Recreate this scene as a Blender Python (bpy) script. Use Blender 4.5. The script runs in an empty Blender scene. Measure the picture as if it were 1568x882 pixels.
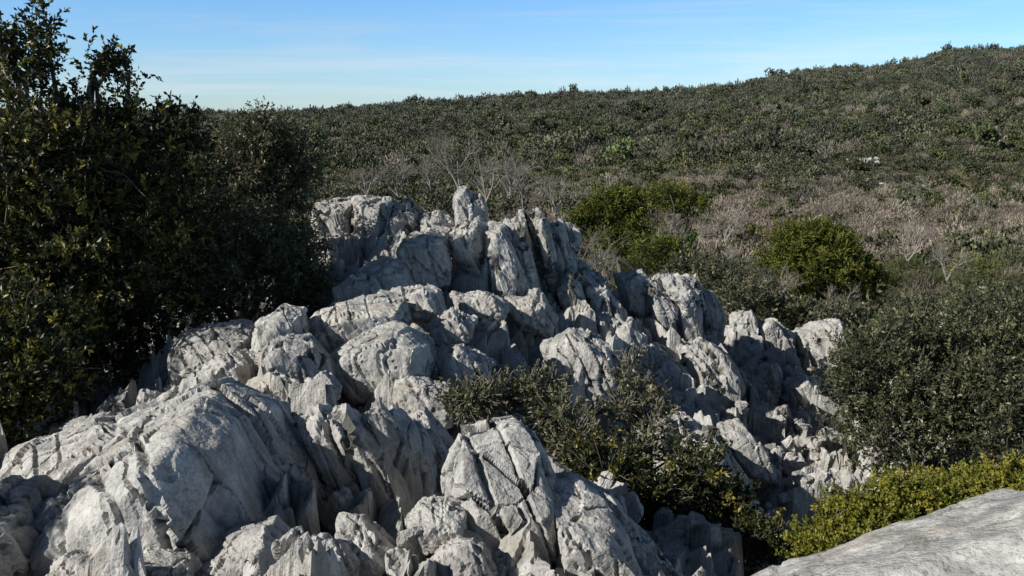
import bpy, bmesh, math, numpy as np
from mathutils import Vector
np.seterr(all='ignore')
RS=np.random.RandomState
f32=np.float32
# ------------------------------------------------------------ scene / camera
scene=bpy.context.scene
scene.view_settings.view_transform='Standard'; scene.view_settings.look='None'
scene.view_settings.exposure=0
cam=bpy.data.cameras.new("camera"); camo=bpy.data.objects.new("camera",cam)
scene.collection.objects.link(camo); scene.camera=camo
cam.lens=34.58; cam.sensor_width=36; cam.clip_end=6000; cam.clip_start=0.05
camo.location=(0,0,0); camo.rotation_euler=(math.radians(80),0,0)
SUN=np.array([-0.78,-0.36,0.51]); SUN/=np.linalg.norm(SUN)
sl=bpy.data.lights.new("sun","SUN"); sl.energy=5.0; sl.angle=math.radians(0.5); sl.color=(1,0.955,0.88)
so=bpy.data.objects.new("sun",sl); scene.collection.objects.link(so)
so.rotation_euler=Vector(SUN).to_track_quat('Z','Y').to_euler()
# image pixel coordinates + estimated forward range in metres -> world position in metres
CT,ST=math.cos(math.radians(10)),math.sin(math.radians(10))
def S(u,v,y):
    a=(u-784)/1506.; b=(441-v)/1506.
    d=CT+b*ST
    return np.array([a/d*y, y, (-ST+b*CT)/d*y])
# ------------------------------------------------------------ numpy noise
_r=RS(7); PERM=np.tile(_r.permutation(256),3).astype(np.int32)
G=_r.normal(size=(256,3)); G=(G/np.linalg.norm(G,axis=1)[:,None]).astype(f32)*1.5
JT=_r.rand(256,3).astype(f32); HR=_r.rand(256,4).astype(f32)
def hsh(i,j,k): return PERM[PERM[PERM[i&255]+(j&255)]+(k&255)]
def perlin(P):
    P=np.asarray(P,f32); F=np.floor(P); I=F.astype(np.int32); f=P-F
    w=f*f*f*(f*(f*6-15)+10); out=np.zeros(len(P),f32)
    for a in (0,1):
        wa=w[:,0] if a else 1-w[:,0]
        for b in (0,1):
            wb=w[:,1] if b else 1-w[:,1]
            for c in (0,1):
                wc=w[:,2] if c else 1-w[:,2]
                g=G[hsh(I[:,0]+a,I[:,1]+b,I[:,2]+c)]
                out+=wa*wb*wc*(g[:,0]*(f[:,0]-a)+g[:,1]*(f[:,1]-b)+g[:,2]*(f[:,2]-c))
    return out
def fbm(P,o=4,g=0.5):
    s=0;a=1.
    for i in range(o):
        s=s+a*perlin(P*(2.03**i)+i*17.3); a*=g
    return s
def voro(P,two=False):
    P=np.asarray(P,f32); I=np.floor(P).astype(np.int32); f=P-I
    n=len(P); d1=np.full(n,9e9,f32); d2=np.full(n,9e9,f32); idd=np.zeros(n,np.int32); off=np.zeros((n,3),f32)
    for a in (-1,0,1):
        for b in (-1,0,1):
            for c in ((0,) if two else (-1,0,1)):
                h=hsh(I[:,0]+a,I[:,1]+b,I[:,2]+c)
                q=JT[h]+np.array([a,b,c],f32)-f
                if two: q[:,2]=0
                d=np.sqrt((q*q).sum(1))
                m=d<d1
                d2=np.where(m,d1,np.minimum(d2,d)); d1=np.where(m,d,d1)
                idd=np.where(m,h,idd); off[m]=-q[m]
    return d1,d2,idd,off
# ------------------------------------------------------------ mesh helpers
def mk_mesh(name,V,F,smooth=False,tint=None):
    V=np.asarray(V,f32); F=np.asarray(F,np.int32); k=F.shape[1]
    me=bpy.data.meshes.new(name); me.vertices.add(len(V)); me.vertices.foreach_set("co",V.ravel())
    me.loops.add(F.size); me.loops.foreach_set("vertex_index",F.ravel())
    me.polygons.add(len(F)); me.polygons.foreach_set("loop_start",np.arange(0,F.size,k,dtype=np.int32))
    me.polygons.foreach_set("loop_total",np.full(len(F),k,np.int32))
    me.polygons.foreach_set("use_smooth",np.full(len(F),bool(smooth)))
    if tint is not None:
        at=me.attributes.new("tint",'FLOAT','FACE'); at.data.foreach_set("value",np.asarray(tint,f32))
    me.update(calc_edges=True); return me
def link(name,me,mat,parent=None):
    o=bpy.data.objects.new(name,me); scene.collection.objects.link(o)
    if mat: me.materials.append(mat)
    if parent: o.parent=parent
    return o
def empty(name):
    o=bpy.data.objects.new(name,None); scene.collection.objects.link(o); return o
ICO={}
def ico(s):
    if s not in ICO:
        bm=bmesh.new(); bmesh.ops.create_icosphere(bm,subdivisions=s,radius=1)
        V=np.array([v.co[:] for v in bm.verts],f32); V/=np.linalg.norm(V,axis=1)[:,None]
        F=np.array([[v.index for v in f.verts] for f in bm.faces],np.int32); bm.free(); ICO[s]=(V,F)
    return ICO[s]
def vnorm(V,F):
    n=np.cross(V[F[:,1]]-V[F[:,0]],V[F[:,2]]-V[F[:,0]]); N=np.zeros_like(V)
    for k in range(3):
        for c in range(3): N[:,c]+=np.bincount(F[:,k],n[:,c],len(V)).astype(V.dtype)
    return N/(np.linalg.norm(N,axis=1)[:,None]+1e-12)
# ------------------------------------------------------------ node helpers
class NT:
    def __init__(s,mat): s.t=mat.node_tree; s.n=s.t.nodes; s.l=s.t.links
    def add(s,ty,**k):
        n=s.n.new(ty)
        for a,b in k.items(): setattr(n,a,b)
        return n
    def setin(s,n,i,v):
        if hasattr(v,'links') or isinstance(v,bpy.types.NodeSocket): s.l.new(v,n.inputs[i])
        else: n.inputs[i].default_value=v
    def math(s,op,a,b=0.5,clamp=False):
        n=s.add('ShaderNodeMath',operation=op,use_clamp=clamp); s.setin(n,0,a); s.setin(n,1,b); return n.outputs[0]
    def mix(s,f,a,b,bt='MIX'):
        n=s.add('ShaderNodeMixRGB',blend_type=bt); s.setin(n,0,f); s.setin(n,1,a); s.setin(n,2,b); return n.outputs[0]
    def ramp(s,f,lo,hi):
        n=s.add('ShaderNodeMapRange'); n.clamp=True; s.setin(n,0,f); n.inputs[1].default_value=lo; n.inputs[2].default_value=hi; return n.outputs[0]
    def noise(s,vec,sc,det=5,rough=.55,dist=0):
        n=s.add('ShaderNodeTexNoise'); s.l.new(vec,n.inputs['Vector']); n.inputs['Scale'].default_value=sc
        n.inputs['Detail'].default_value=det; n.inputs['Roughness'].default_value=rough; n.inputs['Distortion'].default_value=dist; return n.outputs[0]
def newmat(name):
    m=bpy.data.materials.new(name); m.use_nodes=True; t=NT(m); b=t.n['Principled BSDF']; return m,t,b
def C(r,g,b): return (r,g,b,1)
# ------------------------------------------------------------ materials
def limestone(name):
    m,t,b=newmat(name)
    co=t.add('ShaderNodeTexCoord').outputs['Object']
    mp=t.add('ShaderNodeMapping'); t.l.new(co,mp.inputs[0]); mp.inputs['Rotation'].default_value=(0,math.radians(-20),0); mp.inputs['Scale'].default_value=(7,7,1.4)
    big=t.noise(co,1.3,2); mid=t.noise(co,7,5,.7); fine=t.noise(co,55,2,.7); str_=t.noise(mp.outputs[0],1,3,.65)
    col=t.mix(t.ramp(big,.35,.66),C(.57,.555,.52),C(.45,.44,.415))
    col=t.mix(t.math('MULTIPLY',t.ramp(mid,.49,.57),.6),col,C(.33,.325,.31))
    col=t.mix(t.math('MULTIPLY',t.ramp(str_,.50,.61),.62),col,C(.24,.237,.23))
    col=t.mix(t.math('MULTIPLY',t.ramp(mid,.42,.33),.65),col,C(.70,.685,.65))
    col=t.mix(t.math('MULTIPLY',t.ramp(fine,.54,.70),.6),col,C(.16,.157,.148))
    wn=t.noise(co,2.1,3)
    col=t.mix(t.math('MULTIPLY',t.ramp(wn,.55,.68),.38),col,C(.40,.34,.25))
    ol=t.math('MULTIPLY',t.ramp(t.noise(co,2.6,2),.72,.75),t.ramp(mid,.46,.56))
    col=t.mix(t.math('MULTIPLY',ol,.75),col,C(.38,.22,.09))
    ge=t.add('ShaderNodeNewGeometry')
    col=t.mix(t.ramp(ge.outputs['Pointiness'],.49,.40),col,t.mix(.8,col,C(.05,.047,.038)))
    t.l.new(col,b.inputs['Base Color']); b.inputs['Roughness'].default_value=.9
    b.inputs['Specular IOR Level'].default_value=.2
    h=t.math('ADD',t.math('MULTIPLY',mid,1.2),t.math('MULTIPLY',fine,.25)); h=t.math('ADD',h,t.math('MULTIPLY',str_,.9))
    bp=t.add('ShaderNodeBump'); bp.inputs['Strength'].default_value=.9; bp.inputs['Distance'].default_value=.025
    t.l.new(h,bp.inputs['Height']); t.l.new(bp.outputs[0],b.inputs['Normal'])
    return m
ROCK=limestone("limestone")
def foliage(name,c1,c2,c3,rough=.5,spec=.4,trans=.25,inst=False):
    m,t,b=newmat(name)
    at=t.add('ShaderNodeAttribute'); at.attribute_name="tint"; f=at.outputs['Fac']
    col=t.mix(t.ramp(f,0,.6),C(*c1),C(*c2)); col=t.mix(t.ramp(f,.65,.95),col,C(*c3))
    if inst:
        oi=t.add('ShaderNodeObjectInfo'); r=oi.outputs['Random']
        ge=t.add('ShaderNodeNewGeometry'); pn=t.noise(ge.outputs['Position'],.028,3,.6)
        hs=t.add('ShaderNodeHueSaturation'); t.l.new(col,hs.inputs['Color'])
        t.l.new(t.math('ADD',t.math('MULTIPLY',r,.06),.467),hs.inputs['Hue'])
        vv=t.math('ADD',t.math('MULTIPLY',t.math('FRACT',t.math('MULTIPLY',r,7.3)),.9),.5)
        t.l.new(t.math('MULTIPLY',vv,t.math('ADD',t.math('MULTIPLY',t.ramp(pn,.35,.65),.6),.75)),hs.inputs['Value'])
        col=hs.outputs[0]
        # aerial haze painted into the leaf colour, greyer with forward distance
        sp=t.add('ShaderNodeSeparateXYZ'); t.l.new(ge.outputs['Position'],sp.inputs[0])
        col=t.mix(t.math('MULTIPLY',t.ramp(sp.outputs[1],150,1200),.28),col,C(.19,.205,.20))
    t.l.new(col,b.inputs['Base Color']); b.inputs['Roughness'].default_value=rough; b.inputs['Specular IOR Level'].default_value=spec
    if trans>0:
        tr=t.add('ShaderNodeBsdfTranslucent'); t.l.new(col,tr.inputs[0])
        mx=t.add('ShaderNodeMixShader'); mx.inputs[0].default_value=trans
        t.l.new(b.outputs[0],mx.inputs[1]); t.l.new(tr.outputs[0],mx.inputs[2])
        t.l.new(mx.outputs[0],t.n['Material Output'].inputs[0])
    return m
OAK=foliage("holm_oak_leaf",(.025,.032,.010),(.075,.082,.022),(.32,.275,.05),.42,.45,.22)  # last tone paints sunlit yellow clumps into the leaf colour
OAKL=foliage("olive_leaf",(.05,.058,.028),(.125,.132,.062),(.29,.265,.145),.42,.5,.2)
BOX=foliage("boxwood_leaf",(.13,.145,.02),(.25,.25,.035),(.37,.32,.06),.45,.4,.25)
PINE=foliage("pine_needle",(.07,.088,.016),(.16,.172,.030),(.25,.235,.05),.6,.2,.2)
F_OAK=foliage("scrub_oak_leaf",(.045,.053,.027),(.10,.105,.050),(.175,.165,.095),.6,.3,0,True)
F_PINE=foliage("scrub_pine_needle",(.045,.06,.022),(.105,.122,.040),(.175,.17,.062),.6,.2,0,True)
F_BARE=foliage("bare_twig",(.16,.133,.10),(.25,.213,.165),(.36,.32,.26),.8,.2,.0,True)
def barkmat(name,c):
    m,t,b=newmat(name); co=t.add('ShaderNodeTexCoord').outputs['Object']
    n=t.noise(co,12,5); t.l.new(t.mix(n,C(*[x*.5 for x in c]),C(*[x*1.4 for x in c])),b.inputs['Base Color']); b.inputs['Roughness'].default_value=.9; return m
BARK=barkmat("bark",(.15,.13,.105)); BAREB=barkmat("grey_bark",(.27,.24,.205))
gm,t,b=newmat("scrub_ground")
co=t.add('ShaderNodeTexCoord').outputs['Object']
n1=t.noise(co,.012,5,.6); n2=t.noise(co,.35,5,.65); n3=t.noise(co,3,4,.7)
col=t.mix(t.ramp(n1,.4,.6),C(.13,.118,.065),C(.215,.18,.12)); col=t.mix(t.ramp(n2,.45,.62),col,C(.085,.082,.042))
col=t.mix(t.ramp(n2,.66,.72),col,C(.36,.34,.30)); col=t.mix(t.math('MULTIPLY',t.ramp(n3,.5,.7),.5),col,C(.05,.05,.025))
t.l.new(col,b.inputs['Base Color']); b.inputs['Roughness'].default_value=1; b.inputs['Specular IOR Level'].default_value=.1
GROUND=gm
# ------------------------------------------------------------ far terrain
RIDU=np.array([-900,-200,0,320,400,500,600,700,850,1000,1130,1170,1250,1330,1400,1430,1480,1568,1750,2300])
RIDV=np.array([172,170,170,170,171,165,159,152,143,139,128,117,106,104,93,84,75,75,84,100])
rb=np.array([S(u,v,1)[0] for u,v in zip(RIDU,RIDV)]); rs=np.array([S(u,v,1)[2] for u,v in zip(RIDU,RIDV)])
PY=np.array([0,12,20,35,50,80,120,200,300,500,800,1200]); PZ=np.array([-5.5,-6,-7,-9.3,-11,-14,-17.5,-22,-24,-22,-11,9.0])
def sstep(a,b,x): x=np.clip((x-a)/(b-a),0,1); return x*x*(3-2*x)
def terr(x,y):
    yy=np.clip(y,0,1200); b=x/np.maximum(y,60)
    z=np.interp(yy,PY,PZ)
    sr=np.interp(np.clip(b,rb[0],rb[-1]),rb,rs)-6.5/1200
    z=z+(sr*1200-9.0)*sstep(250,1200,yy)**1.15
    z=z-np.maximum(y-1200,0)*.12
    P=np.stack([x*.006,y*.006,0*x],1); z=z+fbm(P,4)*7*sstep(120,350,yy)*(1-.75*sstep(800,1200,yy))
    P=np.stack([x*.08,y*.08,0*x+5],1); z=z+fbm(P,3)*.5
    return z
rr=np.concatenate([[0.5],np.geomspace(3,3500,260)]); aa=np.linspace(0,2*np.pi,721)[:-1]
R_,A_=np.meshgrid(rr,aa,indexing='ij'); X=(R_*np.sin(A_)).ravel(); Y=(R_*np.cos(A_)).ravel()
Z=terr(X,Y); nr,na=R_.shape
i=np.arange(nr-1)[:,None]; j=np.arange(na)[None,:]; j2=(j+1)%na
F=np.stack([i*na+j,i*na+j2,(i+1)*na+j2,(i+1)*na+j],-1).reshape(-1,4)
link("ground",mk_mesh("ground",np.stack([X,Y,Z],1),F,True),GROUND)
# ------------------------------------------------------------ outcrop base surface
CP=[(-300,820,4.2),(0,870,4.5),(0,770,5.8),(0,710,7),(150,670,6.8),(300,640,6.5),(100,630,9),(250,560,11),(60,560,12),
(450,720,6),(550,720,6.2),(450,880,4.6),(600,880,4.8),(600,790,5.6),(650,650,7.2),(760,730,5.8),(760,890,4.6),(900,840,5.3),(980,910,5),(950,760,6.8),
(420,610,7.5),(330,590,8.2),(560,580,8.6),(450,530,9.3),(620,530,9.5),(600,460,10.6),(540,455,11.2),(700,490,10.6),(760,490,11),(700,410,11.8),(750,360,12.5),(830,370,12.8),(620,370,12.4),(500,360,13.2),
(850,570,10),(900,620,9.3),(860,480,11.6),(950,490,12.3),(1050,490,12.8),(1100,610,11.3),(1000,680,9.2),(1100,780,8.2),(1180,720,9.8),(1150,570,13),(1200,530,14.8),(1260,530,15),(1250,650,12.5),(1330,750,10.3),(1250,780,9.0),(1150,880,6.6),(1280,900,5.4),(1400,1000,4.5),
(1450,680,12),(1600,700,10.5),(1800,700,10),(700,420,15),(1000,520,15.5),(1250,560,17),(350,470,15),(0,520,14)]
cp=np.array([S(*p)-np.array([0,0,.15]) for p in CP]+[np.array(q) for q in [(-3,1,-2.3),(0,1,-1.8),(3,1,-1.75),(-8,2,-2.6),(8,2,-3.0),(-1,3,-2.05),(1,3,-2.05),(9,6,-4),(-9,8,-2.8),(-9,14,-4.5),(9,17,-6),(0,18,-5.5),(-5,18,-5.5)]])
D=np.linalg.norm(cp[:,None,:2]-cp[None,:,:2],axis=2); n=len(cp)
A=np.zeros((n+3,n+3)); A[:n,:n]=D-np.eye(n)*.12; A[:n,n]=1; A[:n,n+1:]=cp[:,:2]; A[n:,:n]=A[:n,n:].T
sol=np.linalg.solve(A,np.concatenate([cp[:,2],[0,0,0]]))
def base(x,y):
    out=np.full(len(x),sol[n])+sol[n+1]*x+sol[n+2]*y
    for k in range(n): out+=sol[k]*np.hypot(x-cp[k,0],y-cp[k,1])
    return out
gx=np.arange(-9.5,9.5,.0195); ys=[0.8]
while ys[-1]<18.5: ys.append(ys[-1]+.011+.0014*ys[-1])
gy=np.array(ys); GX,GY=np.meshgrid(gx,gy); x=GX.ravel(); y=GY.ravel()
z=base(x,y)
wx=fbm(np.stack([x*.7,y*.7,0*x],1),2)*.12; wy=fbm(np.stack([x*.7,y*.7,0*x+9],1),2)*.12
ca,sa=math.cos(-.45),math.sin(-.45)
def cells(scx,scy,hh,tl,fis,fw,seed):
    a=(x+wx)*ca-(y+wy)*sa; b_=(x+wx)*sa+(y+wy)*ca
    P=np.stack([a/scx+seed,b_/scy+seed*2,0*x+.5+seed],1)
    d1,d2,idd,off=voro(P,True); h=HR[idd]
    e=d2-d1
    return (h[:,0]-.5)*hh+((h[:,1]-.35)*off[:,0]+(h[:,2]-.65)*off[:,1])*tl-fis*np.maximum(0,1-e/fw)
z+=cells(.45,.8,.42,.80,.36,.09,1.3)+cells(.17,.36,.17,.28,.09,.08,4.1)+cells(.09,.2,.035,.06,.0,.06,9.1)
P=np.stack([(x*ca-y*sa)*6,(x*sa+y*ca)*2,0*x],1); z+=-np.abs(perlin(P))*.05+fbm(np.stack([x*9,y*9,0*x],1),3)*.008
edge=np.maximum.reduce([sstep(7.5,9.3,np.abs(x)),sstep(16.3,18.3,y)])
z=z*(1-edge)+(-8.6)*edge
ZG=z.reshape(GX.shape); ny,nx=GX.shape
i=np.arange(ny-1)[:,None]; j=np.arange(nx-1)[None,:]
F=np.stack([i*nx+j,i*nx+j+1,(i+1)*nx+j+1,(i+1)*nx+j],-1).reshape(-1,4)
OUT=empty("limestone_outcrop")
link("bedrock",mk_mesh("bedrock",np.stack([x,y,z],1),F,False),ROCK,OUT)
def hz(px,py):
    ix=np.clip(np.searchsorted(gx,px),0,nx-1); iy=np.clip(np.searchsorted(gy,py),0,ny-1); return ZG[iy,ix]
# ------------------------------------------------------------ rock blocks
fa=np.array([.33,.05,-.94]); fa/=np.linalg.norm(fa); fb=np.cross(fa,[0,1,0]); fb/=np.linalg.norm(fb); fc=np.cross(fa,fb)
def facet(V,sa_,sb_,seed,amp,tilt,groove,gw):
    a=V@fa; b_=V@fb; c_=V@fc
    Q=np.stack([a/sa_,b_/sb_,c_/sb_],1)+seed
    d1,d2,idd,off=voro(Q); h=HR[idd]
    return (h[:,0]-.5)*amp+((h[:,1]-.5)*off[:,0]+(h[:,2]-.5)*off[:,1]+(h[:,3]-.5)*off[:,2])*tilt-groove*np.maximum(0,1-(d2-d1)/gw)
def slabs(V,N,width,ang,seed,shift,nrm,groove):
    dh=math.cos(ang)*fb+math.sin(ang)*fc
    q=(V@dh)/width+seed*7.7
    q=q+.35*np.sin(q*1.7+seed)+perlin(V*1.1+seed)*.35*min(1,.3/width)+perlin(V*5+seed)*.05
    I=np.floor(q).astype(np.int32); fr=q-I; h=HR[PERM[I&255]]
    V=V+fa*((h[:,0]-.35)*shift)[:,None]+N*((h[:,1]-.5)*nrm)[:,None]
    e=np.minimum(fr,1-fr)
    return V-N*(groove*np.maximum(0,1-e/.10)*(h[:,2]>.3))[:,None]
def karren(V,F,size,flute=1.,seed=0):
    rg=RS(seed+3); N=vnorm(V,F); s=min(size,1.2); o=seed*3.17; cm=min(1,.45+.65*flute)
    V=V+N*(fbm(V*1.3/s+o,3)*.022*s)[:,None]
    V=V+N*facet(V,.9*s,.42*s,o,.06*s*cm,.19*s*cm,.045*s,.03)[:,None]
    N=vnorm(V,F)
    V=slabs(V,N,rg.uniform(.26,.38)*s,rg.uniform(-.6,.6),seed+1,.21*s*flute,.065*s*flute,.08*s*cm)
    V=slabs(V,N,rg.uniform(.11,.16)*s,rg.uniform(-.9,.9),seed+2,.065*s*flute,.026*s*flute,.018*s*flute)
    V=V+N*facet(V,.30*s,.13*s,o+5,.010*s*cm,.034*s*cm,.0,.08)[:,None]
    N=vnorm(V,F)
    a=V@fa; b_=V@fb; c_=V@fc
    w=perlin(V*2.+o)*.4
    Q=np.stack([a*.7+w*.3,b_*4.5+w,c_*4.5+w],1); r1=np.abs(perlin(Q+o))
    Q2=np.stack([a*1.6,b_*12+w,c_*12],1); r2=np.abs(perlin(Q2+o))
    d=-flute*(.09*(np.minimum(r1,.4)-.15)*min(1,s*1.2)+.018*(r2-.2))+fbm(V*10+o,3,.6)*.006
    mask=np.maximum(0,1-np.abs(perlin(np.stack([a*.5,b_*1.9,c_*1.9],1)+40+o))/.022)
    d-=mask*.08*s
    return V+N*d[:,None]
def hullplanes(pts):
    bm=bmesh.new()
    for p in pts: bm.verts.new(p)
    bmesh.ops.convex_hull(bm,input=bm.verts[:]); bm.normal_update()
    c=pts.mean(0); out=[]
    for f in bm.faces:
        nn=np.array(f.normal[:]); h=nn@(np.array(f.verts[0].co[:])-c)
        if h<0: nn,h=-nn,-h
        if h<1e-4 or f.calc_area()<1e-6: continue
        if any(nn@q[0]>.97 and abs(h-q[1])<.05 for q in out): continue
        out.append((nn,h))
    bm.free(); return c,out
def polyrock(pts,sub,seed,flute=1.,p=90,cuts=5):
    rg=RS(seed+11); c,pl=hullplanes(pts); size=np.ptp(pts,axis=0).max()*.6
    for k in range(cuts):
        nn=rg.normal(size=3)+np.array([0,-.5,.4]); nn/=np.linalg.norm(nn); sup=((pts-c)@nn).max(); pl.append((nn,sup*rg.uniform(.72,.9)))
    U,F=ico(sub); acc=np.zeros(len(U)); sc=min(h for _,h in pl)
    for nn,h in pl:
        dd=np.maximum(U@nn.astype(f32),0)/h*sc; acc+=dd.astype(float)**p
    r=sc*acc**(-1./p); V=(U*r[:,None]+c).astype(f32)
    return karren(V,F,size,flute,seed),F
ROCKS=[]  # outline, range, thickness, subdivision, cap(scale), flute
def K(ol,y,th,sub=5,cs=.72,sh=(0,0),fl=.65,cuts=5): ROCKS.append((ol,y,th,sub,cs,sh,fl,cuts))
K([(75,810),(90,725),(150,660),(235,618),(310,603),(350,625),(385,690),(430,760),(465,830),(450,980),(80,980)],5.5,1.7,7,.84,(0,20),.10)
K([(-20,745),(60,692),(150,648),(240,615),(300,690),(120,780),(-10,820)],6.1,1.3,6,.6,(0,0),.2)
K([(-90,770),(50,735),(82,800),(80,900),(60,990),(-90,990)],4.9,1.0,6,.7,(0,0),.4)
K([(78,858),(110,843),(150,860),(155,940),(85,940)],4.5,.4,5,.7,(0,0),.3)
K([(150,866),(200,850),(290,862),(320,970),(150,970)],4.4,.5,6,.7,(0,0),.2)
K([(290,850),(340,822),(410,782),(450,840),(465,980),(290,980)],4.7,.5,6,.8,(0,0),.15)
# inclined slabs beside the dome
K([(335,622),(365,640),(440,730),(475,810),(440,820),(385,720)],5.75,.5,6,.6,(0,0),.45,2)
K([(372,640),(412,650),(485,720),(515,810),(475,820),(430,740)],5.9,.45,6,.6,(0,0),.45,2)
K([(412,642),(440,655),(522,740),(540,800),(505,810),(460,720)],6.05,.4,6,.6,(0,0),.45,2)
K([(445,638),(485,622),(530,665),(585,740),(605,800),(560,820),(500,720)],6.1,.45,6,.65,(0,0),.4,2)
K([(492,622),(530,610),(592,680),(632,760),(645,830),(610,840),(570,740)],6.1,.4,6,.65,(0,0),.4,2)
K([(542,607),(577,610),(628,680),(663,775),(640,810),(600,720)],6.25,.4,6,.65,(0,0),.4,2)
K([(590,616),(624,638),(657,690),(672,765),(650,785),(615,700)],6.4,.4,6,.65,(0,0),.4,2)
K([(678,720),(700,662),(745,655),(790,645),(818,665),(842,730),(855,800),(865,900),(720,980),(690,800)],5.5,.9,7,.8,(0,10),.15,4)
K([(842,742),(880,738),(925,765),(960,810),(985,870),(990,980),(840,980),(836,830)],5.2,.8,6,.8,(0,0),.15,4)
K([(945,800),(985,825),(1040,878),(1070,980),(960,980)],5.3,.6,6)
K([(622,792),(660,765),(710,775),(718,810),(690,835),(635,835)],5.0,.35,5,.7,(0,0),.4)
K([(655,862),(690,825),(740,830),(762,870),(755,950),(650,950)],4.75,.4,5,.7,(0,0),.4)
K([(465,880),(480,820),(520,830),(545,860),(540,950),(465,950)],4.75,.4,5,.7,(0,0),.4)
K([(510,790),(560,800),(612,850),(590,940),(530,940)],5.0,.4)
K([(590,842),(640,850),(655,940),(590,940)],4.8,.3)
K([(392,540),(420,520),(480,528),(515,570),(510,612),(400,612)],8.0,.8,6,.75,(0,0),.35)
K([(385,510),(430,467),(462,475),(472,515),(430,545),(390,545)],8.5,.7,6,.72,(0,0),.4)
K([(303,572),(340,540),(390,540),(397,600),(310,612)],8.0,.6)
K([(256,525),(300,500),(388,498),(388,545),(300,575),(258,605)],9.3,.8,6,.72,(0,0),.4)
K([(362,598),(410,575),(455,580),(458,612),(400,630)],7.3,.4)
K([(455,592),(490,568),(522,590),(518,622),(460,618)],7.3,.4)
K([(466,500),(490,478),(560,455),(620,457),(630,490),(570,515),(500,532),(468,524)],9.0,1.0,6,.7,(0,0),.2)
K([(498,548),(530,530),(620,497),(660,520),(668,560),(640,592),(540,612),(525,592)],8.4,.9,6,.8,(0,0),.2)
K([(570,448),(640,437),(672,450),(684,480),(640,495),(600,475)],9.9,.7)
K([(650,492),(690,470),(727,485),(722,520),(665,525)],9.3,.5)
K([(665,542),(700,520),(765,560),(755,595),(700,606),(670,585)],8.7,.5)
K([(590,602),(640,588),(700,600),(695,650),(620,650)],7.7,.6)
K([(628,630),(660,640),(702,690),(690,740),(640,690)],6.8,.5)
# summit tower: upright fluted fins
K([(695,302),(703,285),(711,280),(723,294),(730,350),(696,350)],12.5,.4,5,.7,(0,0),.4,1)
K([(722,300),(735,295),(745,312),(747,352),(720,352)],12.55,.4,5,.7,(0,0),.4,1)
K([(683,354),(705,338),(735,332),(750,350),(752,405),(745,440),(730,400),(695,392)],11.95,.8,6,.7,(-4,0),.8,2)
K([(740,334),(775,336),(792,380),(818,450),(795,478),(758,458),(742,400)],11.85,.9,7,.6,(-5,0),.9,2)
K([(773,326),(800,315),(810,350),(832,440),(835,475),(800,475),(785,400)],12.15,.8,6,.55,(-5,0),1.0,2)
K([(803,317),(830,311),(843,338),(862,420),(872,475),(838,482),(815,400)],12.2,.8,6,.55,(-5,0),1.0,2)
K([(835,345),(850,334),(864,342),(870,400),(872,455),(850,440)],12.5,.6,6,.55,(-3,0),.9,2)
K([(860,345),(877,347),(886,400),(882,455),(868,430)],12.8,.6,5,.55,(-3,0),.9,2)
K([(603,372),(640,352),(680,358),(695,400),(690,440),(640,446),(608,420)],11.6,.9,6,.8,(0,0),.3)
K([(596,312),(625,297),(652,320),(660,355),(600,365),(583,348)],12.8,.8,6)
K([(640,332),(670,318),(697,340),(692,372),(650,372)],12.6,.7)
K([(478,314),(510,308),(545,305),(550,350),(530,410),(490,410)],13.8,1.,6)
K([(540,308),(570,302),(598,300),(605,350),(590,400),(545,410)],13.6,1.,6)
K([(545,408),(575,392),(620,400),(645,445),(560,455)],11.3,.8)
K([(510,443),(550,415),(590,420),(595,462),(520,475)],11,.7)
K([(765,457),(830,448),(852,480),(842,518),(795,505)],11,.6)
K([(688,450),(740,448),(785,470),(762,510),(700,495)],10.7,.6)
K([(853,422),(880,400),(897,430),(905,540),(880,520),(862,470)],12.1,.8,6,.55,(-5,0),.9,2)
K([(892,412),(930,417),(942,480),(935,565),(905,545)],12.25,.8,6,.55,(-5,0),.9,2)
K([(928,440),(952,462),(968,540),(972,580),(935,565)],12.2,.7,6,.55,(-5,0),.9,2)
K([(938,420),(975,408),(992,430),(988,480),(950,475)],13,.8)
K([(980,434),(1010,421),(1028,460),(1035,530),(1000,500)],12.75,.8,6,.65,(-4,0),.8,2)
K([(1012,424),(1040,419),(1062,425),(1078,470),(1088,545),(1038,530),(1026,460)],12.85,.9,6,.65,(-4,0),.8,2)
K([(1058,430),(1090,445),(1107,480),(1103,530),(1070,530)],13.1,.7)
K([(828,535),(870,512),(940,540),(955,600),(900,632),(848,598)],10,.9,6)
K([(940,502),(960,492),(986,510),(992,560),(950,552)],11.3,.4)
K([(965,545),(1010,528),(1050,560),(1070,640),(1000,630)],11.7,.9,6,.6,(0,0),.8,3)
K([(1035,530),(1075,520),(1115,540),(1135,600),(1085,660),(1055,610)],11.9,1.0,6,.6,(0,0),.8,3)
K([(1095,652),(1130,640),(1170,690),(1192,740),(1150,738),(1110,695)],9.4,.5,6,.8,(0,0),.2)
K([(1113,482),(1150,472),(1162,500),(1152,555),(1123,540)],14.6,.6)
K([(1150,502),(1185,478),(1217,510),(1204,555),(1160,555)],14.6,.6)
K([(1213,512),(1250,490),(1287,488),(1288,522),(1255,565),(1213,552)],14.8,.8)
K([(1128,572),(1170,545),(1197,565),(1197,612),(1148,612)],13.5,.6)
K([(1198,582),(1230,570),(1257,585),(1252,632),(1203,628)],13.3,.6)
K([(978,645),(1060,622),(1110,700),(1185,800),(1150,870),(1050,810)],8.9,1.2,6,.5,(0,0),1.0)
K([(1000,790),(1080,765),(1140,830),(1155,940),(1000,940)],7,1.0,6,.5)
Vs=[];Fs=[];o=0
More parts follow.
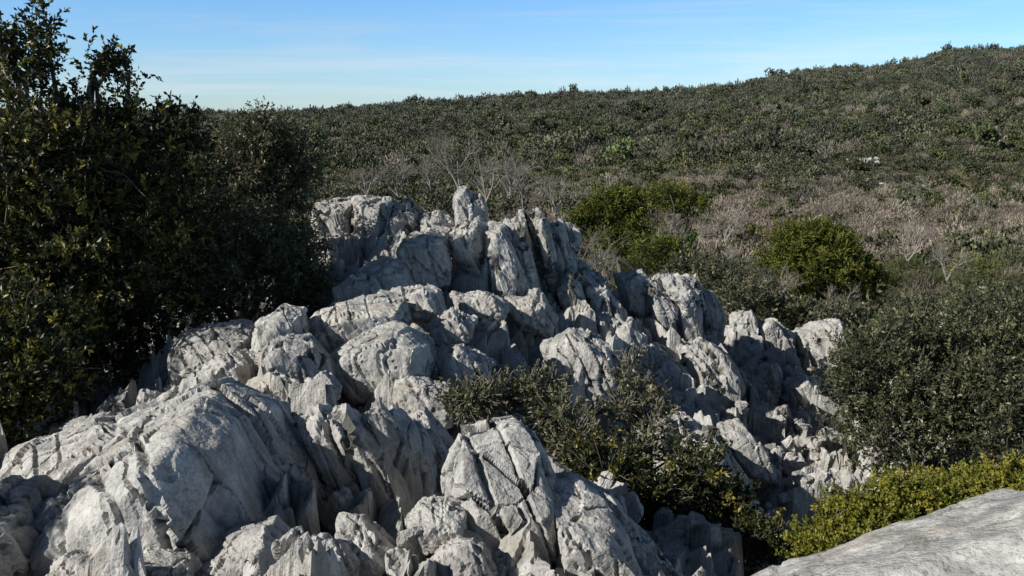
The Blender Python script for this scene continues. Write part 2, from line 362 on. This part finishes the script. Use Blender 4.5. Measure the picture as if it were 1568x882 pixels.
for k,(ol,yy,th,sub,cs,sh,fl,cuts) in enumerate(ROCKS):
    rg=RS(100+k); M=np.array([S(u,v,yy) for u,v in ol]); c=M.mean(0)
    w=np.ptp(M[:,0]); cc=c+np.array([sh[0]*yy/1506+w*.05,0,-sh[1]*yy/1506])
    fr=cc+(M-c)*cs+rg.normal(size=M.shape)*.05*w*min(1,.4+fl); fr[:,1]=yy-th*.5+rg.uniform(-.15,.15,len(M))*th
    bk=c+(M-c)*.8; bk[:,1]=yy+th*.5
    V,F=polyrock(np.concatenate([M,fr,bk]),sub,100+k,fl,cuts=cuts)
    Vs.append(V);Fs.append(F+o);o+=len(V)
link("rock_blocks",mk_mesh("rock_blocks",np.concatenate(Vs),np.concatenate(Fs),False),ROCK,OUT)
# near boulder, bottom right
M=np.array([S(u,v,3.1) for u,v in [(1170,935),(1260,905),(1400,872),(1568,822),(1800,775),(1900,1300),(1100,1300)]]); c=M.mean(0)
fr=c+(M-c)*.85; fr[:,1]=2.0; fr[:,2]-=.3; bk=c+(M-c)*.8; bk[:,1]=3.9; bk[:,2]-=.25
c_,pl=hullplanes(np.concatenate([M,fr,bk])); U,F=ico(7); acc=np.zeros(len(U))
for nn,h in pl: acc+=(np.maximum(U@nn.astype(f32),0)/h*.5).astype(float)**40
V=(U*(.5*acc**(-1/40.))[:,None]+c_).astype(f32); N=vnorm(V,F)
V=V+N*(fbm(V*1.5,3)*.035+fbm(V*6,4,.6)*.010-np.maximum(0,1-np.abs(perlin(V*np.array([1,1.6,1])*1.3+7))/.015)*.03-np.maximum(0,1-np.abs(perlin(V*np.array([2.4,1.2,1])+31))/.02)*.02)[:,None]
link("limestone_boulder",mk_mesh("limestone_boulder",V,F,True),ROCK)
# scattered smaller blocks
VAR=[]
for k in range(22):
    rg=RS(500+k); pts=rg.normal(size=(9,3)); pts/=np.linalg.norm(pts,axis=1)[:,None]; pts*=np.array([1,rg.uniform(.6,.9),rg.uniform(.55,1.1)])
    V,F=polyrock(pts*.5,4,500+k,.35,p=90,cuts=0); VAR.append(V*2)
F4=ico(4)[1]
def scatter(name,px,py,sz,sink,seed,parent=None,lean=True):
    rg=RS(seed); Vs=[];Fs=[];o=0
    pz=hz(px,py)
    for q in range(len(px)):
        V=VAR[rg.randint(22)]; a=rg.uniform(0,6.28); ti=rg.uniform(-.6,.6)
        c,s=math.cos(a),math.sin(a); R=np.array([[c,-s,0],[s,c,0],[0,0,1]])
        c,s=math.cos(ti),math.sin(ti); R2=np.array([[c,0,s],[0,1,0],[-s,0,c]])
        sc=sz[q]*np.array([rg.uniform(.7,1.1),rg.uniform(.7,1.1),rg.uniform(.7,1.35)])
        Vs.append((V*sc)@(R2@R).T+np.array([px[q],py[q],pz[q]+sz[q]*sink])); Fs.append(F4+o); o+=len(V)
    link(name,mk_mesh(name,np.concatenate(Vs),np.concatenate(Fs),False),ROCK,parent)
rg=RS(5); m=300; yy=rg.uniform(4.3,14.5,m); bb=rg.uniform(-.58,.36,m); px=bb*yy
scatter("small_blocks",px,yy,rg.gamma(2.2,.055,m)*.8+.04,.1,6,OUT)
rg=RS(8); m=800; tt=rg.rand(m); a0=S(1190,560,14); a1=S(1290,800,8.8)
px=a0[0]+(a1[0]-a0[0])*tt+rg.normal(size=m)*.45; py=a0[1]+(a1[1]-a0[1])*tt+rg.normal(size=m)*.5
scatter("rock_rubble",px,py,rg.gamma(2.,.035,m)+.03,.15,9)
# ------------------------------------------------------------ foliage
def unit(v): return v/(np.linalg.norm(v,axis=1)[:,None]+1e-9)
def leafquads(P,Dr,L,W,rg):
    sd=unit(np.cross(Dr,rg.normal(size=Dr.shape))); nm=np.cross(sd,Dr); L=L[:,None]; W=W[:,None]
    V=np.stack([P,P+Dr*L*.5+sd*W+nm*L*.12,P+Dr*L,P+Dr*L*.5-sd*W+nm*L*.12],1).reshape(-1,3)
    return V,np.arange(len(V)).reshape(-1,4)
def crown(blobs,ntw,nl,L,ratio,tw,seed,gap=-.28,inner=.3,up=.35,lump=.35,gs=1.):
    rg=RS(seed); Cn=np.array([b[0] for b in blobs]); R=np.array([b[1] for b in blobs])
    w=(R[:,0]*R[:,2]+R[:,0]*R[:,1]); w/=w.sum(); ix=rg.choice(len(blobs),ntw,p=w)
    d=unit(rg.normal(size=(ntw,3))); inn=rg.rand(ntw)<inner
    ms=R.mean()
    lm=perlin(Cn[ix]*3+d*2.3)*lump+perlin(Cn[ix]*5+d*6)*lump*.5
    r=np.where(inn,rg.uniform(.25,.8,ntw),rg.uniform(.82,1.08,ntw))+lm
    P=Cn[ix]+d*R[ix]*r[:,None]
    keep=(perlin(P*gs/ms*1.5+seed)>gap)|inn; P=P[keep]; d=d[keep]; inn=inn[keep]; n_=len(P)
    T=unit(d*.7+rg.normal(size=(n_,3))*.45+np.array([0,0,up]))
    t=np.linspace(.05,1,nl)[None,:,None]
    B=(P[:,None,:]+T[:,None,:]*t*tw*rg.uniform(.6,1.3,(n_,1,1))).reshape(-1,3)
    TT=np.repeat(T,nl,0); Dl=unit(TT*.55+rg.normal(size=TT.shape)*.6)
    LL=L*rg.uniform(.6,1.25,len(B)); V,F=leafquads(B,Dl,LL,LL*ratio,rg)
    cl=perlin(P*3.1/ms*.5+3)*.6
    tint=np.clip(np.repeat((rg.beta(2,2.6,n_)+cl)*(~inn*1.0*.9+.1),nl)+rg.normal(size=len(B))*.13,0,1)  # crown shading in the tint: inner leaves dark, outer clumps light
    return V,F,tint,P,T
def tubes(paths,sides=5):
    Vs=[];Fs=[];o=0
    for pts,rad in paths:
        pts=np.asarray(pts,float); m=len(pts); tg=np.gradient(pts,axis=0); tg=unit(tg)
        ref=np.array([.31,.87,.21]); a=unit(np.cross(tg,ref)); b_=np.cross(tg,a)
        an=np.linspace(0,2*np.pi,sides,endpoint=False)
        ring=pts[:,None]+(a[:,None]*np.cos(an)[None,:,None]+b_[:,None]*np.sin(an)[None,:,None])*np.asarray(rad)[:,None,None]
        Vs.append(ring.reshape(-1,3)); i=np.arange(m-1)[:,None]; j=np.arange(sides)[None]; j2=(j+1)%sides
        Fs.append(np.stack([i*sides+j,i*sides+j2,(i+1)*sides+j2,(i+1)*sides+j],-1).reshape(-1,4)+o); o+=m*sides
    return np.concatenate(Vs),np.concatenate(Fs)
def limb(a,b,r0,r1,rg,m=8,w=.08):
    t=np.linspace(0,1,m)[:,None]; L=np.linalg.norm(b-a); p=a+(b-a)*t
    off=np.cumsum(rg.normal(size=(m,3)),0)*w*L/m; off-=t*off[-1]; p=p+off; p[:,2]+=(np.sin(t[:,0]*np.pi))*L*.04
    return p,np.linspace(r0,r1,m)
def bl(u,v,y,ru,rv,dy=None):
    k=y/1506.; return (S(u,v,y),np.array([ru*k,(dy if dy else (ru+rv)*.5*k),rv*k]))
def plant(name,blobs,root,mat,ntw,nl,L,ratio=.22,tw=.14,seed=1,trunk=.09,bark=BARK,ntwig=260,**kw):
    E=empty(name); V,F,ti,P,T=crown(blobs,ntw,nl,L,ratio,tw,seed,**kw)
    link(name+"_leaves",mk_mesh(name+"_leaves",V,F,False,ti),mat,E)
    rg=RS(seed+50); paths=[]
    Cn=np.array([b[0] for b in blobs]); root=np.array(root,float)
    fork=root+(Cn.mean(0)-root)*.3
    paths.append(limb(root-np.array([0,0,.3]),fork,trunk,trunk*.75,rg,8,.1))
    for c in Cn: paths.append(limb(fork,c,trunk*.45,trunk*.14,rg,9,.25))
    for q in rg.choice(len(P),min(ntwig,len(P)),replace=False):
        k=np.argmin(np.linalg.norm(Cn-P[q],axis=1)); paths.append(limb(Cn[k],P[q]+T[q]*tw*1.25,trunk*.09,.003,rg,6,.3))
    V,F=tubes(paths,4); link(name+"_branches",mk_mesh(name+"_branches",V,F,True),bark,E)
    return E
# left holm oak (big) and its neighbour
B=[bl(40,130,9.6,45,38),bl(72,42,9.6,12,36),bl(62,80,9.6,22,30),bl(8,90,9.4,26,34),bl(20,55,9.5,16,20),bl(15,250,9.2,95,80),bl(118,165,10,22,22),bl(160,85,10,24,14),bl(140,112,10,16,20),bl(198,110,10,12,26),bl(180,90,10,20,12),bl(180,215,9.9,80,48),bl(110,240,9.4,60,50),bl(275,205,10.4,42,34),
   bl(100,370,9.6,160,120),bl(240,330,10.3,85,105),bl(210,460,10.3,90,100),bl(120,520,9.9,110,80),bl(-60,440,9,90,110)]
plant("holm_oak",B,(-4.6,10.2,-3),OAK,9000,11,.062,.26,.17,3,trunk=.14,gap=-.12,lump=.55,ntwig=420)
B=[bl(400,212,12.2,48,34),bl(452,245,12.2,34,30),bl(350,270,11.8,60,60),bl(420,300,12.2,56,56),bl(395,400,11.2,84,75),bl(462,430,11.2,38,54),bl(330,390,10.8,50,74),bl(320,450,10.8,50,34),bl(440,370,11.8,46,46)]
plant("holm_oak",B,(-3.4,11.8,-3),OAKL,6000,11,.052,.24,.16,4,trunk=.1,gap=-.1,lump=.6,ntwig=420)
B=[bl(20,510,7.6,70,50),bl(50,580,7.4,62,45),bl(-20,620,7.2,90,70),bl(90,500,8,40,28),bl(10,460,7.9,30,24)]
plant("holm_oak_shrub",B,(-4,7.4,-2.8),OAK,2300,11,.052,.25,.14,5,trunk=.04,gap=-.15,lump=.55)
# shade-giving oaks west of the frame
plant("holm_oak",[((-8.2,6.8,-.8),np.array([1.3,1.4,1.1])),((-8.8,8.6,-.3),np.array([1.4,1.5,1.3])),((-7.8,8.2,-1.5),np.array([1.2,1.4,1.])),((-7.2,7.6,-.7),np.array([.7,.8,.7]))],(-8.4,7.8,-3),OAK,5400,9,.09,.3,.18,6,trunk=.16,gap=-.4)
plant("holm_oak",[((-5.6,3.55,-.12),np.array([.32,.35,.28])),((-6.1,3.3,-.1),np.array([.45,.4,.4])),((-5.3,3.9,-.3),np.array([.22,.2,.16])),((-6.8,3.3,-.4),np.array([.6,.6,.6]))],(-6.8,3.3,-2.6),OAK,800,9,.06,.25,.15,7,trunk=.08,gap=-.1)
# right shrubs
B=[bl(1325,560,11,52,52),bl(1310,620,10.8,44,50),bl(1375,520,11.3,40,34),bl(1430,540,11.4,70,62),bl(1525,530,11.6,66,66),bl(1450,640,10.6,90,62),bl(1360,665,10.4,52,45),bl(1560,650,10.2,85,65),bl(1640,560,11,90,100),bl(1490,480,12.6,34,28),bl(1565,470,12.8,44,26),bl(1400,600,10.6,50,40),bl(1500,590,10.7,46,40)]
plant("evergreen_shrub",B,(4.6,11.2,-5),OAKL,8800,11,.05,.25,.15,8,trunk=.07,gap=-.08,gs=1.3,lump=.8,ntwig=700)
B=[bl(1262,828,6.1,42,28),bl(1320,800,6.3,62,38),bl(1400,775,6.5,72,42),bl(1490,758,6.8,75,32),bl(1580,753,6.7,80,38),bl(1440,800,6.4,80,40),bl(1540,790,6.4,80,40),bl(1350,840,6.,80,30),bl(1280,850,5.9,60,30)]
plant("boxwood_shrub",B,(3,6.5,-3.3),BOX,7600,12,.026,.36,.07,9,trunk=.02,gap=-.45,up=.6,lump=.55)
B=[bl(722,618,7.3,34,26),bl(765,606,7.5,36,22),bl(815,606,7.5,28,24),bl(850,640,7.3,28,28),bl(880,675,7.1,38,38),bl(840,600,7.6,16,20)]
plant("kermes_oak_shrub",B,S(860,720,7.2),OAKL,800,10,.044,.27,.11,10,trunk=.03,gap=-.05,lump=.6,inner=.15,ntwig=400,bark=BAREB)
B=[bl(965,575,7.6,20,26),bl(985,612,7.5,34,28),bl(955,630,7.4,22,24),bl(1000,655,7.3,26,32),bl(975,700,7.1,28,28),bl(1045,690,7.2,26,22)]
plant("kermes_oak_shrub",B,S(985,770,7.2),OAKL,480,10,.044,.27,.11,11,trunk=.03,gap=-.0,lump=.6,inner=.15,ntwig=300,bark=BAREB)
B=[bl(930,740,6.7,60,50),bl(1000,770,6.7,50,45),bl(1070,740,6.9,42,50),bl(1110,790,6.9,45,50),bl(1150,840,6.5,50,50),bl(890,720,6.9,40,40)]
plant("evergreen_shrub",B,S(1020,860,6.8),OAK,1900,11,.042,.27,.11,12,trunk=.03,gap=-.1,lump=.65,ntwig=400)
# pines and mid-distance plants
B=[bl(1235,368,46,42,26),bl(1212,392,46,38,28),bl(1268,385,46,44,32),bl(1245,415,45.5,64,30),bl(1300,418,46,36,28),bl(1322,438,46,28,20),bl(1262,442,45.5,48,16)]
plant("pine_tree",B,S(1255,490,46),PINE,5200,8,.26,.12,.4,13,trunk=.16,ntwig=60,gap=-.2,up=.7,lump=.6)
B=[bl(925,322,42,30,22),bl(965,318,42.5,30,24),bl(905,345,42,26,20),bl(955,350,42,38,22),bl(945,372,41.5,36,18)]
plant("pine_tree",B,S(950,420,42),PINE,3000,8,.22,.12,.36,14,trunk=.14,ntwig=60,gap=-.1,up=.7,lump=.65)
B=[bl(1025,300,46,28,18),bl(1055,315,46,24,14),bl(1010,385,36,36,18),bl(1040,400,36,24,14)]
plant("juniper_shrub",B,S(1030,430,40),PINE,1300,8,.2,.12,.3,15,trunk=.08,ntwig=30,gap=-.1)
B=[bl(672,318,18,26,14),bl(1110,430,22,40,26),bl(1150,465,21,44,24),bl(1230,485,21,50,20),bl(1290,490,20,36,20),bl(1060,415,23,34,20)]
plant("evergreen_shrub",B,S(1180,560,21),OAKL,2200,9,.09,.24,.2,16,trunk=.05,gap=-.0,ntwig=500,lump=.65,bark=BAREB)
# bare deciduous trees
def bare(root,h,seed,spread=.55,levels=4,r0=.06):
    rg=RS(seed); paths=[]
    def rec(p,d,L,r,lv):
        e=p+d*L; paths.append(limb(p,e,r,r*.55,rg,5,.18))
        if lv==0: return
        for q in range(rg.randint(3,5)):
            nd=d+rg.normal(size=3)*spread; nd[2]+=.12; nd/=np.linalg.norm(nd)
            rec(p+d*L*rg.uniform(.45,1),nd,L*rg.uniform(.55,.78),r*.5,lv-1)
    for q in range(3):
        d=np.array([rg.normal()*.45,rg.normal()*.3,1.]); d/=np.linalg.norm(d); rec(np.array(root,float),d,h*.38,r0,levels)
    return tubes(paths,3)
for k,(u,v,yy,h) in enumerate([(705,300,32,3.0),(745,310,34,2.6),(800,320,33,2.0),(610,300,34,1.6),(905,430,17,1.5),(935,440,18,1.0),(1055,400,36,2.4),(780,300,40,2.6),(660,290,36,1.6),(560,300,34,1.5),(850,330,30,1.6),(1120,440,24,1.4),(1190,470,24,1.3),(1280,490,22,1.1),(1110,370,42,2.0),(1390,400,40,2.0),(1450,430,34,1.8)]):
    V,F=bare(S(u,v,yy),h,60+k,levels=4,r0=.014*yy/12); link("bare_tree",mk_mesh("bare_tree",V,F,True),BAREB)
# ------------------------------------------------------------ instanced shrubland
def bushmesh(name,kind,seed,near):
    rg=RS(seed); bs=[]
    for q in range(5): bs.append((np.array([rg.normal()*.38,rg.normal()*.38,rg.uniform(.25,.75)]),np.array([rg.uniform(.35,.65)]*2+[rg.uniform(.3,.5)])))
    if kind=='pine': bs=[(c*np.array([.8,.8,1.4]),r) for c,r in bs]
    if kind=='bare':
        m=900 if near else 300
        dd=unit(rg.normal(size=(m,3))); P=dd*np.array([.75,.75,.55])*(rg.rand(m)**.45)[:,None]+np.array([0,0,.5]); Dr=unit(rg.normal(size=(m,3))*.6+np.array([0,0,.6])+dd*.6)
        L=rg.uniform(.16,.36,m)*(.8 if near else 1); V,F=leafquads(P,Dr,L,L*(.025 if near else .08),rg); return mk_mesh(name,V,F,False,rg.rand(m))
    if near: V,F,ti,_,_=crown(bs,700,8,.085 if kind=='oak' else .11,.24 if kind=='oak' else .12,.14,seed,inner=.2)
    else: V,F,ti,_,_=crown(bs,110,4,.28,.34,.16,seed,inner=.15)
    return mk_mesh(name,V,F,False,ti)
def mkcol(cn,near):
    col=bpy.data.collections.new(cn)
    for q,(kind,mat) in enumerate([('oak',F_OAK),('oak',F_OAK),('pine',F_PINE),('pine',F_PINE),('bare',F_BARE),('bare',F_BARE)]):
        nm="%s_%d_%s"%(cn,q,kind); me=bushmesh(nm,kind,300+q+50*near,near); me.materials.append(mat)
        col.objects.link(bpy.data.objects.new(nm,me))
    return col
def instancer(name,P,rot,scl,idx,col):
    me=bpy.data.meshes.new(name); me.vertices.add(len(P)); me.vertices.foreach_set("co",P.astype(f32).ravel())
    a=me.attributes.new("rot",'FLOAT_VECTOR','POINT'); a.data.foreach_set("vector",rot.astype(f32).ravel())
    a=me.attributes.new("scl",'FLOAT_VECTOR','POINT'); a.data.foreach_set("vector",scl.astype(f32).ravel())
    a=me.attributes.new("idx",'INT','POINT'); a.data.foreach_set("value",idx.astype(np.int32))
    o=bpy.data.objects.new(name,me); scene.collection.objects.link(o)
    g=bpy.data.node_groups.new(name+"_scatter",'GeometryNodeTree')
    g.interface.new_socket("Geometry",in_out='INPUT',socket_type='NodeSocketGeometry'); g.interface.new_socket("Geometry",in_out='OUTPUT',socket_type='NodeSocketGeometry')
    N=g.nodes; gi=N.new('NodeGroupInput'); go=N.new('NodeGroupOutput'); ci=N.new('GeometryNodeCollectionInfo'); ci.inputs[0].default_value=col
    ci.inputs['Separate Children'].default_value=True; ci.inputs['Reset Children'].default_value=True
    ip=N.new('GeometryNodeInstanceOnPoints'); ip.inputs['Pick Instance'].default_value=True
    def na(nm,ty):
        q=N.new('GeometryNodeInputNamedAttribute'); q.data_type=ty; q.inputs[0].default_value=nm; return [s for s in q.outputs if s.enabled][0]
    g.links.new(gi.outputs[0],ip.inputs['Points']); g.links.new(ci.outputs[0],ip.inputs['Instance'])
    g.links.new(na("idx",'INT'),ip.inputs['Instance Index']); g.links.new(na("rot",'FLOAT_VECTOR'),ip.inputs['Rotation']); g.links.new(na("scl",'FLOAT_VECTOR'),ip.inputs['Scale'])
    g.links.new(ip.outputs[0],go.inputs[0]); md=o.modifiers.new("scatter",'NODES'); md.node_group=g
    return o
def popul(name,m,y0,y1,rlo,rhi,seed,col,near,tall=1.,bmax=.62):
    rg=RS(seed); yy=np.sqrt(rg.uniform(y0*y0,y1*y1,m)); bb=rg.uniform(-bmax,bmax,m); xx=bb*yy
    zz=terr(xx,yy)
    pat=fbm(np.stack([xx*.012,yy*.012,0*xx+3],1),4); pat2=fbm(np.stack([xx*.05,yy*.05,0*xx+8],1),3)
    brown=np.exp(-((np.log(yy)-np.log(170))/.75)**2)*(.3+.7*sstep(-.25,.2,bb))*.92+.08
    u=rg.rand(m); isb=u<np.clip(brown+pat2*.5+pat*.5,0.03,.93)
    isp=rg.rand(m)<np.clip(.35+pat*.9,.05,.9)
    idx=np.where(isb&(tall<1.2),4,np.where(isp,2,0))+rg.randint(0,2,m)
    dens=(pat2+rg.rand(m)*.8)>(-.12+.12*sstep(.1,.5,bb)*(1-sstep(500,900,yy)))
    s=rlo+(rhi-rlo)*rg.rand(m)**1.6; s=s*(1+.5*(rg.rand(m)<.12)); s=np.where(isb,s*1.05,s)
    hgt=s*rg.uniform(.75,1.35,m)*tall
    k=dens&~((yy<47)&(yy>24)&(np.abs(bb-.318)<.06))
    P=np.stack([xx,yy,zz-.1*s],1)[k]; rot=np.stack([rg.normal(size=m)*.08,rg.normal(size=m)*.08,rg.uniform(0,6.28,m)],1)[k]
    instancer(name,P,rot,np.stack([s,s,hgt],1)[k],idx[k],col)
CN=mkcol("near_scrub",True); CF=mkcol("far_scrub",False)
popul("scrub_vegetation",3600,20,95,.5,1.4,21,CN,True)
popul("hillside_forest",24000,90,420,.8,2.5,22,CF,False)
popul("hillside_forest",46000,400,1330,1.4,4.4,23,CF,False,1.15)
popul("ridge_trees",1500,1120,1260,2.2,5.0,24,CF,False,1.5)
# pale limestone blocks on the hillside
RC=bpy.data.collections.new("hill_stone")
for k in range(4):
    me=mk_mesh("hill_stone_%d"%k,VAR[k],F4,True); me.materials.append(ROCK); RC.objects.link(bpy.data.objects.new("hill_stone_%d"%k,me))
rg=RS(31); cs_=[(1320,262,380,8,22),(1210,275,340,5,5),(1438,250,430,10,6),(1525,245,430,14,6),(1500,210,520,16,5),(1250,315,240,6,6),(1190,112,1150,26,8),(1305,130,1050,26,10),(1280,330,220,5,4),(1400,300,280,30,5),(1560,330,200,20,4),(560,168,1150,8,4)]
pp=[];ss=[]
for (u,v,yy,sp,m) in cs_:
    p=S(u,v,yy)
    for q in range(m):
        X_=p[0]+rg.normal()*sp*.5; Y_=yy+rg.normal()*sp*.8; pp.append((X_,Y_)); ss.append(rg.uniform(.4,1.3)*min(yy,600)/350)
pp=np.array(pp); zz=terr(pp[:,0],pp[:,1]); ss=np.array(ss); m=len(pp)
instancer("hillside_rocks",np.stack([pp[:,0],pp[:,1],zz+ss*1.7],1),np.stack([0*ss,0*ss,rg.uniform(0,6.28,m)],1),np.stack([ss*1.8,ss,ss*1.2],1),rg.randint(0,4,m),RC)
# ------------------------------------------------------------ world
w=bpy.data.worlds.new("World"); scene.world=w; w.use_nodes=True; t=NT(w)
bg=t.n['Background']; sk=t.add('ShaderNodeTexSky',sky_type='NISHITA'); sk.sun_disc=False
sk.sun_elevation=math.asin(SUN[2]); sk.sun_rotation=math.atan2(SUN[0],SUN[1])%(2*math.pi); sk.altitude=600; sk.air_density=1.0; sk.dust_density=.2; sk.ozone_density=2.5
tc=t.add('ShaderNodeTexCoord').outputs['Generated']
sx=t.add('ShaderNodeSeparateXYZ'); t.l.new(tc,sx.inputs[0]); zz_=sx.outputs[2]
g1=t.mix(t.ramp(zz_,0,.13),C(1.35,1.75,2.4),C(1.2,1.8,2.5)); g1=t.mix(t.ramp(zz_,.13,.35),g1,C(.50,.53,.55))
skc=t.mix(1.0,sk.outputs[0],g1,'MULTIPLY')
mp=t.add('ShaderNodeMapping'); t.l.new(tc,mp.inputs[0]); mp.inputs['Rotation'].default_value=(0,math.radians(4),0); mp.inputs['Scale'].default_value=(1.1,1.1,17)
cn=t.noise(mp.outputs[0],1.9,7,.62,.5)
bw=t.add('ShaderNodeRGBToBW'); t.l.new(skc,bw.inputs[0]); lum=t.math('MULTIPLY',bw.outputs[0],1.25)
cl=t.mix(1.0,lum,C(.95,1.0,1.06),'MULTIPLY')
t.l.new(t.mix(t.math('MULTIPLY',t.ramp(cn,.49,.74),.5),skc,cl),bg.inputs[0]); bg.inputs[1].default_value=.064
